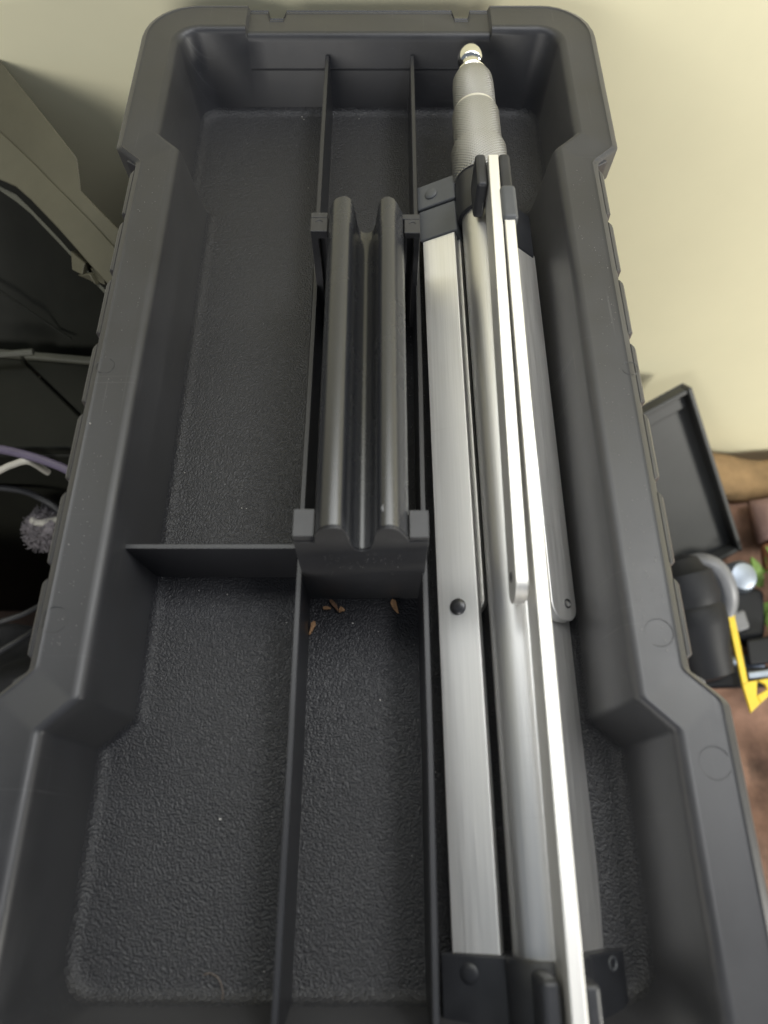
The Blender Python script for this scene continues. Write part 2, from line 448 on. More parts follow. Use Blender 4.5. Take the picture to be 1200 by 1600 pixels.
# carrying handle: two end posts and a double ridged grip
hd = [(-.062, .030), (-.0625, .066), (-.060, .086), (-.055, .101), (-.048, .111), (-.040, .1155), (-.033, .117), (-.027, .1155), (-.0215, .110), (-.0175, .098),
      (-.0145, .078), (-.0125, .058), (-.010, .046), (-.004, .0385), (.003, .0365), (.010, .0385), (.0155, .045), (.0195, .058), (.022, .080),
      (.0245, .100), (.029, .110), (.036, .1155), (.043, .116), (.050, .112), (.056, .103), (.062, .089), (.0665, .080), (.0685, .060), (.0685, .020)]
def handle_sec(y, sx=1.0, dz=0.0, low=0.0):
    top = [(XC + .003 + (x - .003) * sx, z + dz) for x, z in hd]
    th = .010
    inner = [(x * 1.0, z) for x, z in ((XC + .0585, .020), (XC + .055, .062), (XC + .040, .098), (XC + .032, .092), (XC + .026, .040), (XC + .012, .024), (XC - .004, .024),
              (XC - .020, .042), (XC - .026, .092), (XC - .040, .098), (XC - .050, .070), (XC - .053, .030))]
    return [V(x, y, z) - tray_inv_loc for x, z in top + inner]
def handle_solid(y):
    top = [(XC + x, z) for x, z in hd]
    return [V(x, y, z) - tray_inv_loc for x, z in [(XC - .062, -.02)] + top + [(XC + .0685, -.02)]]
hroot = None
bm = bmesh.new(); ys = [.4085, .4095, .45, .55, .65, .75, .85, .95, 1.006, 1.013, 1.017]
loft(bm, [handle_sec(y) for y in ys])
grip = obj('handle_grip', bm, M['handle'], tray, smooth=50)
for ya, yb, front in ((.405, .449, 1), (.975, 1.019, 0)):
    bm = bmesh.new()
    PADZ = .081
    if front:
        # solid wall whose top follows the grip section, as seen on the near end
        LZ = .066
        prof = [(-.0915, -.1695), (-.0915, LZ), (-.0632, LZ)] + [(x, z - .003) for x, z in hd[1:-2]] + [(.0690, LZ), (.0960, LZ), (.0960, -.1695)]
        loft(bm, [[V(XC + x, y, z) - tray_inv_loc for x, z in prof] for y in (ya, ya + .001, ya + .016)])
        for x0, x1, zt in ((-.0913, -.0625, PADZ), (.0695, .0958, PADZ - .004)):
            tbox(bm, XC + x0, XC + x1, ya + .0025, yb, LZ + .0003, zt)
            tbox(bm, XC + x0, XC + x1, ya + .0163, yb - .0003, -.1695, LZ)
    else:
        prof = [(-.0915, -.1695), (-.0915, PADZ), (-.0630, PADZ)] + [(x, z - .003) for x, z in hd[1:-2]] + [(.0690, PADZ - .004), (.0960, PADZ - .004), (.0960, -.1695)]
        loft(bm, [[V(XC + x, y, z) - tray_inv_loc for x, z in prof] for y in (yb - .012, yb)])
        for x0, x1, zt, sl in ((-.0915, -.0625, PADZ, (-.079, -.067)), (.0690, .0960, PADZ - .004, (.0735, .0855))):
            tbox(bm, XC + x0, XC + x1, ya, yb - .0122, .064, zt)          # pad
            tbox(bm, XC + x0, XC + sl[0], ya + .002, yb - .0122, -.1695, .0638)
            tbox(bm, XC + sl[1], XC + x1, ya + .002, yb - .0122, -.1695, .0638)
            tbox(bm, XC + sl[0] + .0002, XC + sl[1] - .0002, ya + .022, yb - .0122, -.1695, .0638)
    post = obj('handle_post', bm, M['plastic'], tray, smooth=45, bevel=0.0004, seg=2)
    for sx in (-.077, .083):
        if front: continue
        c = V(XC + sx, ya + .020, PADZ + (.0003 if sx < 0 else -.0037)) - tray_inv_loc
        bm = bmesh.new()
        tube(bm, [c + Vector((.0016 * math.cos(a), .0016 * math.sin(a), 0)) for a in [k * 2.6 / 14 + .3 for k in range(15)]], .00022, 5)
        obj('mould_mark', bm, M['black_plastic'], tray)
# small raised button on the right ridge near the near end
bm = bmesh.new()
c = at(605, 795, .889) - tray_inv_loc
lathe_dir(bm, c - Vector((0, 0, .0012)), (0.05, 0, 1), [(0, .0026), (.0014, .0026), (.0018, .0022)], 20)
obj('moulded_button', bm, M['handle'], tray)

# ------------------------------------------------------------------ chest that carries the tray (under it, out of view)
bm = bmesh.new()
a = V(XC - .36, YC - .88, 0); b = V(XC + .36, YC + .88, 0)
box(bm, a.x, b.x, a.y, b.y, 0.0, ZR - .1815 * HC)
tag(obj('tool_chest', bm, M['dark_case'], bevel=.006), 'dark tool chest standing underneath the long tote tray', 'tool chest')

# ------------------------------------------------------------------ the tripod (local frame: axis along +Y, origin at the near hub)
mm = 0.001
TY0 = -.103
p_near = V(.2075, TY0, -.090); p_far = V(.1935, 1.15, -.034)
d = p_far - p_near
tri = empty('folding_tripod', p_near, (math.asin(d.z / d.length), 0, -math.atan2(d.x, d.y)))
tag(tri, 'folded silver aluminium tripod with knurled head, lying lengthwise in the charcoal tray', 'tripod')
LY = lambda Y: (Y - TY0) * HC           # tray Y -> local y
# centre tube
bm = bmesh.new(); lathe_y(bm, [(-2 * mm, 12 * mm), (LY(1.16), 12 * mm)], 40)
obj('centre_tube', bm, M['alu_tube'], tri)
# collar
bm = bmesh.new()
lathe_y(bm, [(LY(1.125), 12.2 * mm), (LY(1.125), 14.2 * mm), (LY(1.135), 14.8 * mm), (LY(1.215), 14.8 * mm), (LY(1.222), 14 * mm)], 40)
obj('collar', bm, M['black_plastic'], tri)
# knurled head
def ring(name, prof, m):
    bm = bmesh.new(); lathe_y(bm, [(LY(1.22 + (y - 1.22) * 1.11), r * mm) for y, r in prof], 48)
    return obj(name, bm, m, tri, smooth=40)
ring('knurled_ring', [(1.2205, 12), (1.2205, 15.0), (1.226, 15.7), (1.296, 15.7), (1.302, 15.2), (1.3035, 14.0), (1.304, 12.6)], M['knurl'])
ring('knurled_ring', [(1.3045, 11), (1.3045, 12.9), (1.307, 13.7), (1.390, 13.7), (1.396, 13.2), (1.398, 11.6)], M['knurl'])
ring('bright_band', [(1.3985, 9), (1.3985, 12.3), (1.402, 12.5), (1.405, 12.3), (1.405, 9)], M['alu_edge'])
ring('knurled_ring', [(1.4055, 10), (1.4055, 11.9), (1.409, 12.3), (1.470, 12.2), (1.486, 11.8), (1.497, 10.4), (1.505, 8.4)], M['knurl'])
ring('washer', [(1.5055, 4), (1.5055, 8.4), (1.509, 8.9), (1.513, 8.4), (1.513, 4)], M['chrome'])
stud = ring('mount_stud', [(1.5135, 6.2), (1.5135, 7.0), (1.518, 6.0), (1.524, 5.7), (1.535, 5.9), (1.538, 7.2), (1.546, 7.9), (1.556, 7.9), (1.566, 7.0), (1.574, 5.2), (1.577, 3)], M['chrome'])

def frame(deg, off, ra, rb, y0, y1, th):
    """corner points of a plate in the radial plane at angle deg, shifted by off along the ccw tangent"""
    a = R(deg); rh = Vector((math.cos(a), 0, math.sin(a))); th_ = Vector((-math.sin(a), 0, math.cos(a)))
    return rh, th_
def plate(name, deg, off0, off1, ra, rb, y0, y1, th, m, round0=False, round1=False, bev=0.0005):
    """flat bar: off0/off1 tangential offset at its near / far end (mm), ra..rb radial (mm), y0..y1 local metres"""
    rh, tg = frame(deg, 0, 0, 0, 0, 0, 0)
    wid = (rb - ra) * mm; rr = wid * .42
    pl = []
    def corner(yc, rc, s0, n=6):
        return [(yc + rr * math.cos(t), rc + rr * math.sin(t)) for t in [s0 + k * (math.pi / 2) / n for k in range(n + 1)]]
    ra_, rb_ = ra * mm, rb * mm
    if round1: pl += corner(y1 - rr, ra_ + rr, -math.pi / 2) + corner(y1 - rr, rb_ - rr, 0)
    else: pl += [(y1, ra_), (y1, rb_)]
    if round0: pl += corner(y0 + rr, rb_ - rr, math.pi / 2) + corner(y0 + rr, ra_ + rr, math.pi)
    else: pl += [(y0, rb_), (y0, ra_)]
    bm = bmesh.new()
    loops = []
    for s in (-.5, .5):
        lp = []
        for y, r in pl:
            f = (y - y0) / (y1 - y0)
            o = (off0 + (off1 - off0) * f) * mm + s * th * mm
            lp.append(rh * r + tg * o + Vector((0, y, 0)))
        loops.append(lp)
    loft(bm, loops)
    return obj(name, bm, m, tri, smooth=30, bevel=bev, seg=2)
def stud_on(name, deg, off, r, y, rad, hgt, m, parent=tri, hollow=False):
    rh, tg = frame(deg, 0, 0, 0, 0, 0, 0)
    c = rh * r * mm + tg * off * mm + Vector((0, y, 0))
    bm = bmesh.new()
    s = 1 if off >= 0 else -1
    if hollow:
        lathe_dir(bm, c, tg * s, [(-.0002, rad * .62), (.0003, rad * .62), (.0006, rad * .75), (.0006, rad * .95), (.0002, rad), (-.0002, rad)], 24)
    else:
        lathe_dir(bm, c, tg * s, [(-.0003, rad), (hgt * .4, rad), (hgt * .8, rad * .8), (hgt, rad * .45)], 24)
    return obj(name, bm, m, parent)

RA, RB = 18.0, 36.5
# left leg (210 deg): leg on the upper side, brace below
plate('leg', 205, -3.2, -3.2, RA - 2.5, RB - 2.5, LY(-.11), LY(1.22), 4.6, M['alu'])
plate('brace', 205, 3.0, 3.0, RA - 3.5, RB - 5.5, LY(.355), LY(1.12), 4.2, M['alu_edge'], round0=True)
# top leg (90 deg): brace to the left (ccw), leg to the right
plate('leg', 90, -1.0, -5.4, RA + 1, RB + 1, LY(-.205), LY(1.07), 5.0, M['alu_edge'])
plate('brace', 90, 4.4, -.2, RA + 2, RB + .6, LY(.335), LY(1.150), 5.0, M['alu_edge'], round0=True)
# right leg (330 deg): brace on the upper side
plate('leg', 320, -2.6, -2.6, RA - 2, RB, LY(-.11), LY(1.18), 4.6, M['alu'])
plate('brace', 320, 2.6, 2.6, RA, RB - 1.0, LY(.348), LY(1.10), 4.6, M['alu'], round0=True)
# rivets
stud_on('rivet', 205, -5.5, 24.5, LY(.364), .0036, .0016, M['rivet'])
stud_on('rivet', 320, 4.9, 29.0, LY(.377), .0022, .0008, M['rivet'], hollow=True)
stud_on('rivet', 90, 6.6, 28.0, LY(.372), .0022, .0006, M['rivet'])

# plastic sleeves at the far end of each leg
def sleeve(deg, ra, rb, o0, o1, y0, y1, m, name='leg_sleeve', bev=.0012):
    rh, tg = frame(deg, 0, 0, 0, 0, 0, 0)
    bm = bmesh.new(); pts = []
    for o in (o0, o1):
        for r, y in ((ra, y0), (rb, y0), (rb, y1), (ra, y1)):
            pts.append(rh * r * mm + tg * o * mm + Vector((0, y, 0)))
    hexa(bm, pts)
    return obj(name, bm, m, tri, smooth=30, bevel=bev, seg=3)
sleeve(205, 13.5, 35.5, -6.6, 6.5, LY(1.105), LY(1.182), M['grey_plastic'])
sleeve(205, 13.0, 36.0, -7.6, 6.5, LY(1.183), LY(1.245), M['grey_plastic'])
stud_on('screw', 205, -7.6, 27.0, LY(1.214), .0036, .0012, M['grey_plastic'])
sleeve(320, 13.0, 34.0, -6.0, 5.6, LY(1.09), LY(1.20), M['black_plastic'])
sleeve(90, 15.0, 39.2, -9.3, -1.6, LY(.995), LY(1.072), M['grey_plastic'], bev=.0022)
# fork around the top brace
sleeve(90, 12.0, 34.5, 2.9, 8.4, LY(1.088), LY(1.165), M['black_plastic'], 'fork_prong', .002)
sleeve(90, 11.0, 34.5, -9.2, -3.4, LY(1.078), LY(1.165), M['black_plastic'], 'fork_prong', .002)
# near hub with three lugs
bm = bmesh.new(); lathe_y(bm, [(LY(-.185), 13 * mm), (LY(-.185), 15 * mm), (LY(-.104), 15.5 * mm), (LY(-.100), 14.8 * mm), (LY(-.100), 12.3 * mm)], 36)
obj('hub', bm, M['black_plastic'], tri)
sleeve(205, 13, 38.2, -7.0, 6.0, LY(-.185), LY(-.100), M['black_plastic'], 'hub_lug', .001)
stud_on('screw', 205, -7.0, 27, LY(-.122), .0034, .0010, M['black_plastic'])
sleeve(320, 13, 38.0, -6.0, 6.2, LY(-.185), LY(-.104), M['black_plastic'], 'hub_lug', .001)
stud_on('screw', 320, 6.2, 30, LY(-.118), .0026, .0010, M['grey_plastic'], hollow=True)
sleeve(90, 12, 32, 2.4, 8.5, LY(-.185), LY(-.108), M['black_plastic'], 'hub_lug', .002)
sleeve(90, 12, 32, -10.0, -4.2, LY(-.185), LY(-.112), M['black_plastic'], 'hub_lug', .002)

# ------------------------------------------------------------------ wood chips and dust in the tray
def chip(px, py, px2, py2, wpx, label, m):
    a = at(px, py, 1.1685); b = at(px2, py2, 1.1685)
    dd = (b - a); ln = dd.length; dd.normalize(); n = Vector((-dd.y, dd.x, 0)); wd = wpx / 1100 * HC * 1.17
    bm = bmesh.new(); loops = []
    for i, t in enumerate((0, .18, .55, 1)):
        c = a + dd * ln * t + n * random.uniform(-.15, .15) * wd; ww = wd * (.18, .55, .42, .10)[i] * random.uniform(.6, 1.4); z = random.uniform(.0002, .0007) + .0009 * t
        loops.append([c + n * ww + Vector((0, 0, z)), c - n * ww + Vector((0, 0, z + random.uniform(-.0002, .0004))),
                      c - n * ww + Vector((0, 0, z + .0008)), c + n * ww + Vector((0, 0, z + .0010))])
    loft(bm, loops)
    o = obj('wood_chip', bm, m, None, smooth=0)
    tag(o, label, 'wood chip', 'wood chips on the tray floor')
chip(505, 950, 517, 954, 8, 'short pale wood chip near the black handle post, leftmost of the upper cluster', M['wood'])
chip(517, 938, 530, 957, 6, 'grey brown splinter in the middle of the cluster by the handle post', M['wood_dark'])
chip(530, 953, 539, 955, 7, 'small tan wood chip, rightmost of the cluster by the handle post', M['wood'])
chip(612, 938, 622, 960, 7, 'lone reddish brown splinter on the floor near the right divider', M['wood'])
chip(469, 972, 474, 992, 5, 'thin brown splinter lying against the left divider', M['wood_dark'])
chip(492, 972, 483, 993, 7, 'pale tan splinter just right of the left divider', M['wood'])

# dust specks
def specks(name, m, items, label, cat):
    bm = bmesh.new()
    for p, r in items:
        mt = Matrix.Translation(p) @ Euler((random.random() * 6, random.random() * 6, random.random() * 6)).to_matrix().to_4x4() @ Matrix.Diagonal((r * random.uniform(.6, 1.8), r, r * .6, 1))
        bmesh.ops.create_icosphere(bm, subdivisions=1, radius=1.0, matrix=mt)
    tag(obj(name, bm, m, None), label, cat, kind='stuff')
it = []
for px, py, r in ((472, 183, 3), (475, 187, 3), (561, 186, 3), (482, 294, 2.2), (273, 351, 1.8), (289, 739, 2.6), (141, 662, 3), (385, 795, 2), (378, 794, 2.3),
                  (396, 821, 1.6), (355, 929, 2.4), (311, 923, 1.8), (448, 973, 2.4), (551, 974, 2.2), (344, 1280, 2.6), (594, 1094, 3), (413, 1518, 2),
                  (585, 985, 1.6), (592, 987, 1.6), (384, 288, 1.6)):
    on_rim = (px, py) == (141, 662)
    h = 1.0 if on_rim else (1.06 if py < 300 and px == 273 else 1.169)
    if py < 190: h = 1.163
    it.append((at(px, py, h) + Vector((0, 0, .0002)), r / 1100 * HC * .55))
specks('dust_specks', M['dust'], it, 'white dust specks scattered over the tray floor', 'dust')
it = []
for k in range(260):
    s = random.choice((-1, 1))
    yy = random.uniform(YC - .48, YC + .48); x = XC + s * random.uniform(.392, .436)
    it.append((V(x, yy, .0005), random.uniform(.00008, .00022)))
for k in range(420):
    x = random.uniform(XC - .32, XC + .26); yy = random.uniform(YC - .84, YC + .84)
    if abs(x - (-.129)) < .012 or abs(x - .063) < .012: continue
    it.append((V(x, yy, -.1692), random.uniform(.00008, .0002)))
for k in range(260):
    xd = random.choice((-.129, .063)) + random.choice((-1, 1)) * (.0075 + abs(random.gauss(0, .008)))
    it.append((V(xd, random.uniform(YC - .85, YC + .8), -.1692), random.uniform(.0001, .0003)))
for k in range(60):
    it.append((V(XC + random.uniform(-.055, .06), .4045, random.uniform(-.06, .03)), random.uniform(.00008, .0002)))
specks('fine_dust', M['dust2'], it, 'fine grey dust sprinkled over the charcoal tray', 'dust')
# curled hair near the near end of the floor
bm = bmesh.new()
tube(bm, catmull([at(318, 1523, 1.166), at(330, 1521, 1.164), at(342, 1530, 1.163), at(348, 1548, 1.164), at(347, 1566, 1.166), at(343, 1580, 1.168)], 8), .00022, 5)
tag(obj('hair_strand', bm, M['hair']), 'thin curled hair on the tray floor at the near left end', 'hair')

# ------------------------------------------------------------------ left background
# dark case with panelled lid
HCASE = 1.78
c0 = at(150, 556, HCASE); c1 = at(-40, 588, HCASE)
ztop = c0.z
case = empty('tool_case', (-.36, .30, 0)); tag(case, 'dark green plastic case with grooved panel lid, left of the tray', 'tool case')
cl = Vector(case.location)
CX0, CX1, CY0, CY1 = -.56, -.165, .297, .375
bm = bmesh.new(); box(bm, CX0 - cl.x, CX1 - cl.x, CY0 - cl.y, CY1 - cl.y, 0, ztop - .012)
obj('body', bm, M['dark_case'], case, bevel=.004)
def skew(x): return (x - CX1) * -.10     # the lid edge runs slightly askew
xs = [CX0, -.425, -.302, -.232, CX1]
for i in range(4):
    x0, x1 = xs[i] + .0015, xs[i + 1] - .0015
    bm = bmesh.new(); pts = []
    for z in (-.0118, 0):
        for x, y in ((x0 + .09, CY0), (x1 + .09, CY0), (x1, CY1 + skew(x1) - .006), (x0, CY1 + skew(x0) - .006)):
            pts.append((min(x, CX1 + .02) - cl.x, y - cl.y, ztop + z))
    hexa(bm, pts); obj('lid_panel', bm, M['dark_case'], case, bevel=.002)
    bm = bmesh.new(); pts = []
    for z in (-.0118, .003):
        for x, y in ((x0, CY1 + skew(x0) - .0055), (x1, CY1 + skew(x1) - .0055), (x1, CY1 + skew(x1) + .001), (x0, CY1 + skew(x0) + .001)):
            pts.append((x - cl.x, y - cl.y, ztop + z))
    hexa(bm, pts); obj('lid_edge', bm, M['case_edge'], case, bevel=.0015)
bm = bmesh.new()
a = at(-30, 556, HCASE - .06); b = at(52, 550, HCASE - .06)
tube(bm, [a - cl, b - cl], .0028, 8); obj('lid_bar', bm, M['case_edge'], case)

# olive bin standing on its side behind the case
binr = empty('storage_bin', (-.27, .44, ztop)); tag(binr, 'olive grey plastic bin tipped on its side against the cream wall', 'storage bin')
bl = Vector(binr.location)
def strip(name, A, B, th, m, bev=.001):
    """quad strip between two polylines, given thickness downward/away from the camera"""
    bm = bmesh.new(); loops = []
    camp = Vector((0, 0, ZC))
    for p, q in zip(A, B):
        pd = (p - camp).normalized() * th; qd = (q - camp).normalized() * th
        loops.append([p - bl, q - bl, q + qd - bl, p + pd - bl])
    loft(bm, loops); return obj(name, bm, m, binr, smooth=35, bevel=bev, seg=2)
A = [at(-60, 20, 1.17), at(0, 95, 1.175), at(60, 170, 1.20), at(112, 236, 1.225), at(121, 248, 1.235), at(124, 270, 1.25), at(127, 298, 1.265), at(150, 322, 1.275), at(200, 372, 1.29)]
B = [at(-60, 165, 1.255), at(0, 207, 1.262), at(30, 235, 1.268), at(58, 262, 1.272), at(75, 280, 1.276), at(95, 300, 1.28), at(120, 325, 1.284), at(145, 350, 1.29), at(195, 405, 1.30)]
C = [at(-60, 255, 1.29), at(0, 281, 1.292), at(25, 292, 1.296), at(48, 312, 1.30), at(70, 335, 1.304), at(92, 358, 1.308), at(115, 384, 1.312), at(142, 415, 1.318), at(185, 462, 1.325)]
strip('side_wall', A, B, .004, M['bin_olive'])
strip('flange', [p + Vector((0, 0, .0015)) for p in B], C, .004, M['bin_olive'])
C2 = [at(-60, 262, 1.315), at(0, 290, 1.318), at(25, 303, 1.322), at(48, 326, 1.326), at(70, 349, 1.33), at(92, 372, 1.334), at(115, 398, 1.338), at(142, 428, 1.344), at(185, 474, 1.35)]
D2 = [at(-60, 270, 1.32), at(0, 298, 1.323), at(25, 315, 1.327), at(48, 334, 1.331), at(70, 357, 1.335), at(92, 380, 1.339), at(115, 405, 1.343), at(142, 436, 1.349), at(185, 482, 1.355)]
strip('flange_lip', C2, D2, .003, M['case_edge'], .0006)
# ribs at the bin corner
for (p, q, r_, s_) in (((110, 392), (132, 412), (128, 430), (112, 422)), ((140, 418), (160, 424), (164, 446), (150, 440)), ((120, 430), (140, 428), (150, 446), (142, 438))):
    bm = bmesh.new(); f = [at(*p, 1.335), at(*q, 1.325), at(*r_, 1.335), at(*s_, 1.345)]
    hexa(bm, [v - bl for v in f] + [v - bl + Vector((.004, .016, -.012)) for v in f])
    obj('corner_rib', bm, M['bin_olive'], binr, bevel=.0008)
# inside of the bin: panel coloured dark for the shade in there
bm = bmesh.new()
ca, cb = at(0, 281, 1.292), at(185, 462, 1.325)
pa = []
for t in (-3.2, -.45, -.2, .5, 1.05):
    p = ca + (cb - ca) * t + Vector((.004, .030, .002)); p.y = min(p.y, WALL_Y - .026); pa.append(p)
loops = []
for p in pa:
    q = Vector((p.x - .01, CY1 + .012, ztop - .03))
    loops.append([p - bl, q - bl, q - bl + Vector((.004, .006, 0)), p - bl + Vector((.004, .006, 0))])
loft(bm, loops); obj('shade_panel', bm, M['dark_case'], binr)
bm = bmesh.new(); tube(bm, [at(-30, 434, 1.60) - bl, at(112, 531, 1.735) - bl], .0012, 8); obj('seam', bm, M['dark_case'], binr)
# black bag below the case
bm = bmesh.new()
bmesh.ops.create_grid(bm, x_segments=60, y_segments=60, size=1)
for v in bm.verts:
    x, y = v.co.x, v.co.y
    p = Vector((-.40 + x * .20, .0 + y * .225, 0))
    edge = max(abs(x), abs(y))
    hgt = .30 + .05 * noise.noise(p * 9) + .025 * noise.noise(p * 25 + Vector((3, 1, 0))) + .008 * noise.noise(p * 70)
    p.z = max(0.0, hgt * min(1, (1.0 - edge) * 7) ** .5)
    p.x = min(p.x, -.168)
    v.co = p
tag(obj('black_bag', bm, M['black_cloth'], smooth=180), 'crumpled black cloth bag on the floor left of the tray, under the cables', 'bag')
def cable(pts, r, m, label, name='cable'):
    bm = bmesh.new(); tube(bm, catmull(pts, 10), r, 10)
    tag(obj(name, bm, m), label, 'cable', 'cables over the black bag')
cable([at(-80, 690, 1.755), at(0, 702, 1.755), at(40, 711, 1.755), at(75, 722, 1.76), at(110, 737, 1.77), at(160, 770, 1.80)], .0034, M['purple'], 'purple cable running under the left rim of the tray')
cable([at(-60, 765, 1.78), at(0, 735, 1.768), at(20, 726, 1.768), at(45, 721, 1.77), at(75, 738, 1.85)], .0026, M['white_cable'], 'off white cable curving just below the purple cable')
cable([at(-50, 760, 2.0), at(0, 762, 2.0), at(35, 767, 2.0), at(60, 777, 2.0), at(90, 795, 2.02), at(120, 830, 2.06)], .0028, M['black_cable'], 'upper thin black cable over the black bag')
cable([at(-40, 990, 2.05), at(0, 972, 2.05), at(40, 958, 2.06), at(90, 930, 2.1)], .0022, M['black_cable'], 'middle thin black cable low over the black bag')
cable([at(-40, 1045, 2.05), at(0, 1018, 2.05), at(30, 1000, 2.06), at(70, 975, 2.1)], .0026, M['black_cable'], 'lowest thin black cable beside the rim step')
cable([at(50, 812, 2.02), at(55, 816, 2.02), at(66, 817, 2.02), at(90, 812, 2.03)], .0030, M['white_cable'], 'short white cable end poking from the grey tuft')
bm = bmesh.new()
c = at(70, 826, 2.06)
bmesh.ops.create_icosphere(bm, subdivisions=4, radius=1, matrix=Matrix.Translation(c) @ Matrix.Diagonal((.013, .016, .012, 1)))
for v in bm.verts: v.co += noise.noise_vector(v.co * 90) * .007 + noise.noise_vector(v.co * 320) * .003
for k in range(900):
    dv = Vector((random.gauss(0, 1), random.gauss(0, 1), random.gauss(0, .8))).normalized()
    p0 = c + Vector((dv.x * .012, dv.y * .015, dv.z * .011)); ln = random.uniform(.002, .009)
    p1 = p0 + dv * ln * .5 + Vector((random.uniform(-.003, .003), random.uniform(-.003, .003), 0))
    tube(bm, [p0, p1, p1 + Vector((random.uniform(-.004, .004), random.uniform(-.004, .004), random.uniform(-.002, .003)))], .00035, 3)
tag(obj('yarn_tuft', bm, M['tuft']), 'fluffy greyish white tuft beside the left rim of the tray', 'tuft')

# ------------------------------------------------------------------ right background
# cloth on the floor
bm = bmesh.new()
bmesh.ops.create_grid(bm, x_segments=110, y_segments=110, size=1)
for v in bm.verts:
    x, y = v.co.x, v.co.y
    p = Vector((.56 + x * .42, .16 + y * .345, 0))
    e = 1 - max(abs(x), abs(y))
    f = Vector((p.x * 3.0, p.y * 11, 0))
    hgt = .022 + .05 * max(0, (p.y - .33) / .17) ** 1.5 + .030 * noise.noise(f) + .012 * noise.noise(p * 16) + .005 * noise.noise(p * 45)
    p.z = .002 + max(0, hgt) * min(1, e * 8)
    v.co = p
tag(obj('blanket', bm, M['cloth'], smooth=180), 'rumpled brown blanket on the floor right of the tray', 'blanket')

# folded cloths by the wall
M['gold_cloth'] = mat('gold_brown_cloth', (0.24, 0.155, 0.075), 0.9, var=0.4, vscale=20, bump=0.4, bscale=400, bdist=0.001)
M['pink_cloth'] = mat('dusty_pink_cloth', (0.22, 0.14, 0.125), 0.9, var=0.3, vscale=20, bump=0.4, bscale=400, bdist=0.001)
M['orange_cloth'] = mat('rust_cloth', (0.24, 0.10, 0.05), 0.9, var=0.35, vscale=20, bump=0.4, bscale=400, bdist=0.001)
def folded(y0, y1, z0, h, m, label, x0=.475, x1=.90, sk=.06):
    bm = bmesh.new(); loops = []
    n = 26
    for i in range(n + 1):
        x = x0 + (x1 - x0) * i / n; lp = []
        for k in range(14):
            a_ = 2 * math.pi * k / 14
            yy = (y0 + y1) / 2 + (y1 - y0) / 2 * math.copysign(abs(math.cos(a_)) ** .6, math.cos(a_)) + sk * (x - .5)
            zz = z0 + h / 2 + h / 2 * math.copysign(abs(math.sin(a_)) ** .6, math.sin(a_))
            p = Vector((x, yy, zz)); q = noise.noise_vector(p * 14) * .010
            q.z = abs(q.z) if zz < z0 + h * .4 else q.z
            lp.append(p + q)
        loops.append(lp)
    loft(bm, loops)
    tag(obj('folded_cloth', bm, m, smooth=180), label, 'cloth', 'folded cloths by the wall')
folded(.435, .500, .03, .03, M['gold_cloth'], 'gold brown folded cloth right at the foot of the cream wall', x0=.36, sk=.0)
folded(.375, .430, .04, .03, M['pink_cloth'], 'dusty pink folded cloth in front of the gold brown one', sk=.02)
folded(.335, .372, .045, .018, M['orange_cloth'], 'rust orange cloth edge just above the power tool', sk=.05)

# slate open tray leaning against the wall
TR = at(1082, 605, 2.42); BR = at(1162, 860, 3.08)
TL = at(1004, 628, 2.42); BL = at(1062, 873, 3.08)
u = (BR - TR); ul = u.length; u.normalize()
wv = ((TL - TR) + (BL - BR)) * .5; wv -= wv.dot(u) * u; wl = wv.length * 1.55; wv.normalize()
nv = u.cross(wv); nv = nv if nv.z > 0 else -nv
leanr = empty('shallow_bin', TR + u * ul); tag(leanr, 'slate grey shallow open bin leaning on the cream wall right of the tray', 'bin')
ll = Vector(leanr.location)
def lb(name, u0, u1, w0, w1, n0, n1, m, bev=.002):
    bm = bmesh.new(); pts = []
    for n_ in (n0, n1):
        for a_, b_ in ((u0, w0), (u1, w0), (u1, w1), (u0, w1)):
            pts.append(TR + u * a_ + wv * b_ + nv * n_ - ll)
    hexa(bm, pts); return obj(name, bm, m, leanr, bevel=bev)
dp = .020
lb('base', 0, ul, 0, wl, -dp, -dp + .003, M['bin_dark'])
lb('side', 0, ul, 0, .006, -dp + .0031, 0, M['bin_dark'])
lb('side', 0, ul, wl - .006, wl, -dp + .0031, 0, M['bin_dark'])
lb('end_wall', 0, .006, .0061, wl - .0061, -dp + .0031, -.001, M['bin_dark'])
lb('end_wall', ul - .006, ul, .0061, wl - .0061, -dp + .0031, -.001, M['bin_dark'])
lb('inner_ledge', .0061, .026, .0061, wl - .0061, -dp + .0031, -.011, M['bin_dark'])

# power tool on the blanket
HF = 3.02
tool = empty('power_tool', at(1100, 950, 3.2)); tag(tool, 'black and grey power tool lying on the brown blanket', 'power tool')
tl = Vector(tool.location)
bm = bmesh.new()
a = at(1060, 905, 2.92) - tl; b = at(1084, 985, 2.98) - tl
lathe_dir(bm, a - (b - a) * .25, b - a, [(-.012, .014), (-.006, .027), (.006, .032), (.012, .039), (.04, .041), (.05, .038), (.055, .041), (.075, .040), (.10, .034), (.13, .030), (.135, .016)], 28)
obj('motor_housing', bm, M['tool_black'], tool)
bm = bmesh.new()
tube(bm, catmull([at(1070, 884, 2.93) - tl, at(1098, 880, 2.9) - tl, at(1122, 893, 2.9) - tl, at(1136, 925, 2.94) - tl, at(1132, 960, 3.0) - tl, at(1110, 1000, 3.05) - tl], 8), .012, 12)
obj('guard_ring', bm, M['tool_grey'], tool)
bm = bmesh.new(); lathe_dir(bm, at(1150, 903, 3.08) - tl, (0.1, -.25, 1), [(-.02, .017), (.0, .020), (.012, .020), (.018, .016), (.020, .008)], 24)
obj('knob', bm, M['steel'], tool)
bm = bmesh.new(); lathe_dir(bm, at(1126, 962, 3.10) - tl, (0.0, -.1, 1), [(-.03, .016), (.0, .016), (.01, .012)], 20)
obj('chuck', bm, M['steel'], tool)
bm = bmesh.new()
